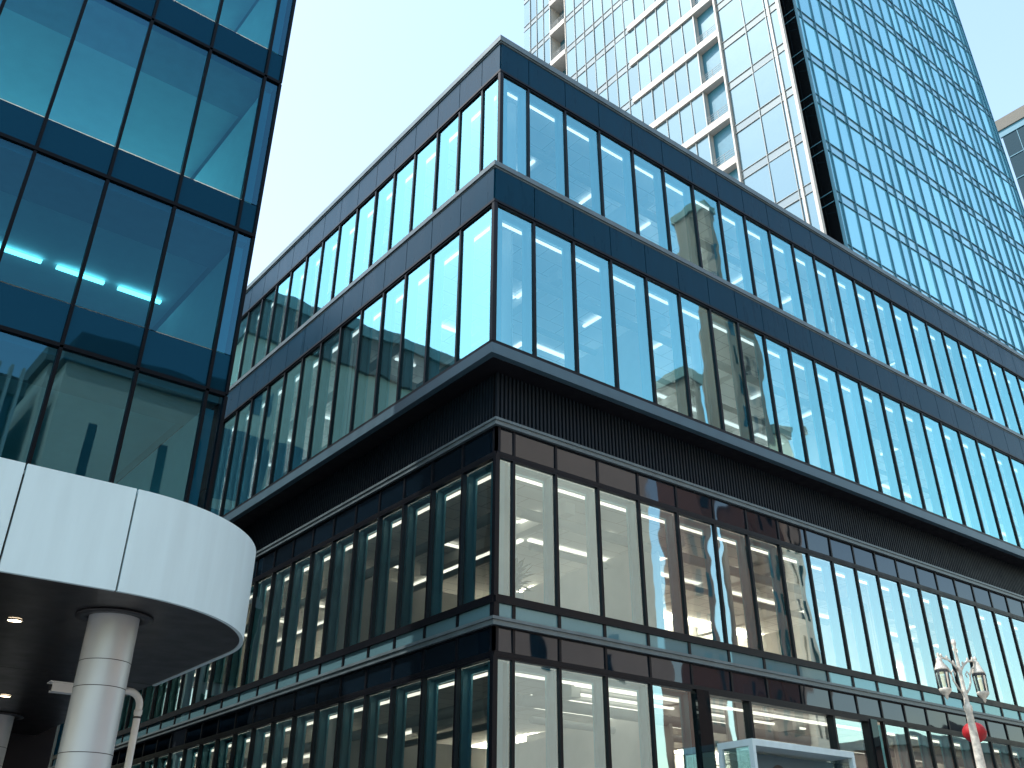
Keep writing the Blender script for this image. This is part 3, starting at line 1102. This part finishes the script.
mb.poly([(HLX+.28, y0+.05, 30), (HLX+1.9, y0+2.2, 30), (HLX+1.9, y0+2.2, TOP), (HLX+.28, y0+.05, TOP)], M['notch'])
mb.poly([(HLX+1.9, y0+2.2, 30), (HX0+.1, HY+.3, 30), (HX0+.1, HY+.3, TOP), (HLX+1.9, y0+2.2, TOP)], M['notch'])
for z in zs:
    for dz in (0, -1.2):
        mb.tube([(HLX+.2, y0+.0, z+dz), (HLX+1.75, y0+1.9, z+dz), (HX0+.0, HY+.3, z+dz)], .05, M['bfin'], 6)
mb.tube([(HLX+1.2, y0+.75, 30), (HLX+1.2, y0+.75, TOP)], .1, M['cap'], 8)
mb.build('corner_notch', high)
mb = MB()
mb.prism([(HLX+.3, 72.4*K+3.0), (HX0+.3, HY+2.6), (HX0+.3, HY+.3), (HX1-.1, HY+.3), (HX1-.1, HY+44), (HLX+2.2, HY+44)], 0, TOP-1, M['bfin'])
mb.prism([(HLX+.25, 72.4*K+3.0), (HLX+2.15, 72.4*K+3.0), (HLX+2.15, 72.2*K+14.6*K), (HLX+.25, 72.2*K+14.6*K)], 0, TOP-1, M['lfin'])
mb.prism([(HLX+.25, 72.2*K+21.2*K), (HLX+2.15, 72.2*K+21.2*K), (HLX+2.15, 72.2*K+63.7*K), (HLX+.25, 72.2*K+63.7*K)], 0, TOP-1, M['lfin'])
mb.prism([(HLX+.25, 72.2*K+70.2*K), (HLX+2.15, 72.2*K+70.2*K), (HLX+2.15, HY+44), (HLX+.25, HY+44)], 0, TOP-1, M['lfin'])
mb.build('core', high)

# ------------------------------------------------------------------ block at the far right
fb = thing('concrete_office', 'distant office block with beige concrete parapet and dark windows at the right edge', 'building', (190, 50, 0))
FF = Facade((190, 33, 0), (0, 1, 0), (-1, 0, 0))
mb = MB()
mb.box(190.3, 220, 39, 61, 0, 154.4, M['concrete'])
mb.build('wall', fb)
mb = MB()
FF.box(mb, 6, 28.8, -25, .5, 154.6, 157.6, M['concrete'])
mb.build('parapet', fb)
mb = MB()
FF.box(mb, 6.2, 28.5, -.3, .2, 152.8, 154.59, M['bfin'])
mb.build('cornice', fb)
cnt = 0
for zt in (152.7, 146.5, 140.3, 134.1, 127.9, 121.7):
    for j in range(6):
        u = 28.2-(j+1)*3.5
        mb = MB()
        FF.quad(mb, u+.1, u+3.4, .0, zt-6.0, zt-.1, M['darkglass'], tilt=.02)
        wn = mb.build('window', fb)
        mb = MB()
        FF.box(mb, u-.07, u+.07, -.2, .08, zt-6.1, zt, M['bfin'])
        FF.box(mb, u+.12, u+3.38, -.2, .2, zt-6.14, zt-5.95, M['bfin'])
        mb.build('window_frame', wn)


# ------------------------------------------------------------------ buildings only seen in the glass
def block(name, label, x0, x1, y0, y1, h, wall, facing, bay, fl, wz0=4, group=None, win='darkglass', ww=.6, wh=.62):
    t = thing(name, label, 'building', ((x0+x1)/2, (y0+y1)/2, 0), group)
    mb = MB(); mb.box(x0, x1, y0, y1, 0, h, M[wall]); mb.build('wall', t)
    mb = MB(); mb.box(x0-.3, x1+.3, y0-.3, y1+.3, h+.002, h+1.0, M['concrete']); mb.build('parapet', t)
    mb = MB()
    y = y1+.02 if facing > 0 else y0-.02
    F_ = Facade((x0, y, 0), (1, 0, 0), (0, facing, 0))
    nx = int((x1-x0)/bay)
    nz_ = int((h-wz0-1)/fl)
    mg = ((x1-x0)-nx*bay)/2
    for i in range(nx):
        for j in range(nz_):
            u, z = mg+i*bay, wz0+j*fl
            F_.quad(mb, u+bay*(1-ww)/2, u+bay*(1+ww)/2, .0, z, z+fl*wh, M[win], tilt=.01)
    mb.build('window_grid', t)
    return t


block('beige_building', 'plain beige rendered building mirrored in the lower corner windows', 31, 52.5, -34, -18, 33.5, 'beige', 1, 7.0, 11, ww=.10, wh=.3)
block('grey_building', 'brown glazed building mirrored beside the plain beige one', 57, 66, -52, -36, 24, 'brown', 1, 2.4, 3.8, ww=.8)
block('stone_tower', 'dark brown tower mirrored left of the slim one in the upper glass', 65.5, 68.2, -29, -25, 47, 'brown', 1, 1.3, 3.6, ww=.45)
block('brown_tower', 'slimmest and tallest brown tower mirrored in the upper storey glass', 72.4, 74.0, -28, -25, 72, 'brown', 1, 1.5, 3.6, ww=.4)
block('wide_tower', 'wide grey tower mirrored right of the slim one in the upper glass', 74.8, 78.6, -29, -25, 58, 'brown', 1, 1.3, 3.6, ww=.5)
block('low_stone_tower', 'shorter pale tower mirrored rightmost in the middle glass storey', 80, 82.3, -29, -25, 45, 'beige', 1, 1.1, 3.6, ww=.4)
block('grey_stone_building', 'grey stone building mirrored in the lowest panes of the blue tower', 9.5, 17.5, -34, -19, 27, 'beige', 1, 3.9, 5.5, ww=.12)
block('tan_building', 'tan building with few windows mirrored in the blue tower glass', 18.5, 24, -36, -22, 29, 'brown', 1, 2.6, 4, ww=.2)
block('corner_shops', 'long low brown building with dark windows across the street', 92, 190, -40, -22, 15, 'brown', 1, 3.0, 3.6, ww=.6)
ff = block('finned_building', 'glass building with pale vertical fins mirrored in the blue tower', 1.5, 8.6, -34, -20, 25, 'darkglass', 1, 8, 20, ww=.1)
for j in range(12):
    mb = MB()
    mb.box(1.6+j*.62, 1.75+j*.62, -19.98, -19.4, 0, 26.5, M['white'])
    mb.build('fin', ff)

block('added_dark_block', 'added low dark block behind the blue tower that darkens the lower left reflections', -14, 4.2, 27, 45, 18.5, 'darkwall', -1, 3, 4.5, ww=.7)  # unseen block added so the lower left panes mirror something dark
block('added_dark_tower', 'added tall dark block behind the stone one that darkens the far left reflections', -14, 4.2, 63, 110, 40, 'darkwall', -1, 3, 4.5, ww=.7)  # unseen block added to keep bright sky out of the far left panes
st = thing('stone_building', 'pale stone office with dark attic band mirrored in the left front', 'building', (-8, 56, 0))
mb = MB(); mb.box(-26, 5.5, 50, 62, 0, 35, M['stone']); mb.build('wall', st)
mb = MB(); mb.box(-26.3, 5.8, 49.7, 62.3, 31.8, 34.4, M['dark']); mb.build('attic_band', st)
mb = MB(); mb.box(-26.5, 6.0, 49.5, 62.5, 34.41, 35.2, M['cap']); mb.build('cornice', st)
mb = MB()
mb = MB(); mb.box(5.51, 5.9, 50.4, 61.9, 0, 26, M['darkwall']); mb.build('added_dark_side', st)  # dark sheet added to keep pale stone out of the far left reflections
F_ = Facade((-26, 49.97, 0), (1, 0, 0), (0, -1, 0))
for i in range(10):
    if i % 3 == 0:
        F_.quad(mb, .4+i*3.1, 1.9+i*3.1, 0, 26.8, 29.6, M['darkglass'], tilt=.01)
    for j in range(5):
        F_.quad(mb, .1+i*3.1, 3.0+i*3.1, 0, 2+j*4.8, 6.2+j*4.8, M['darkglass'], tilt=.01)
mb.build('window_grid', st)
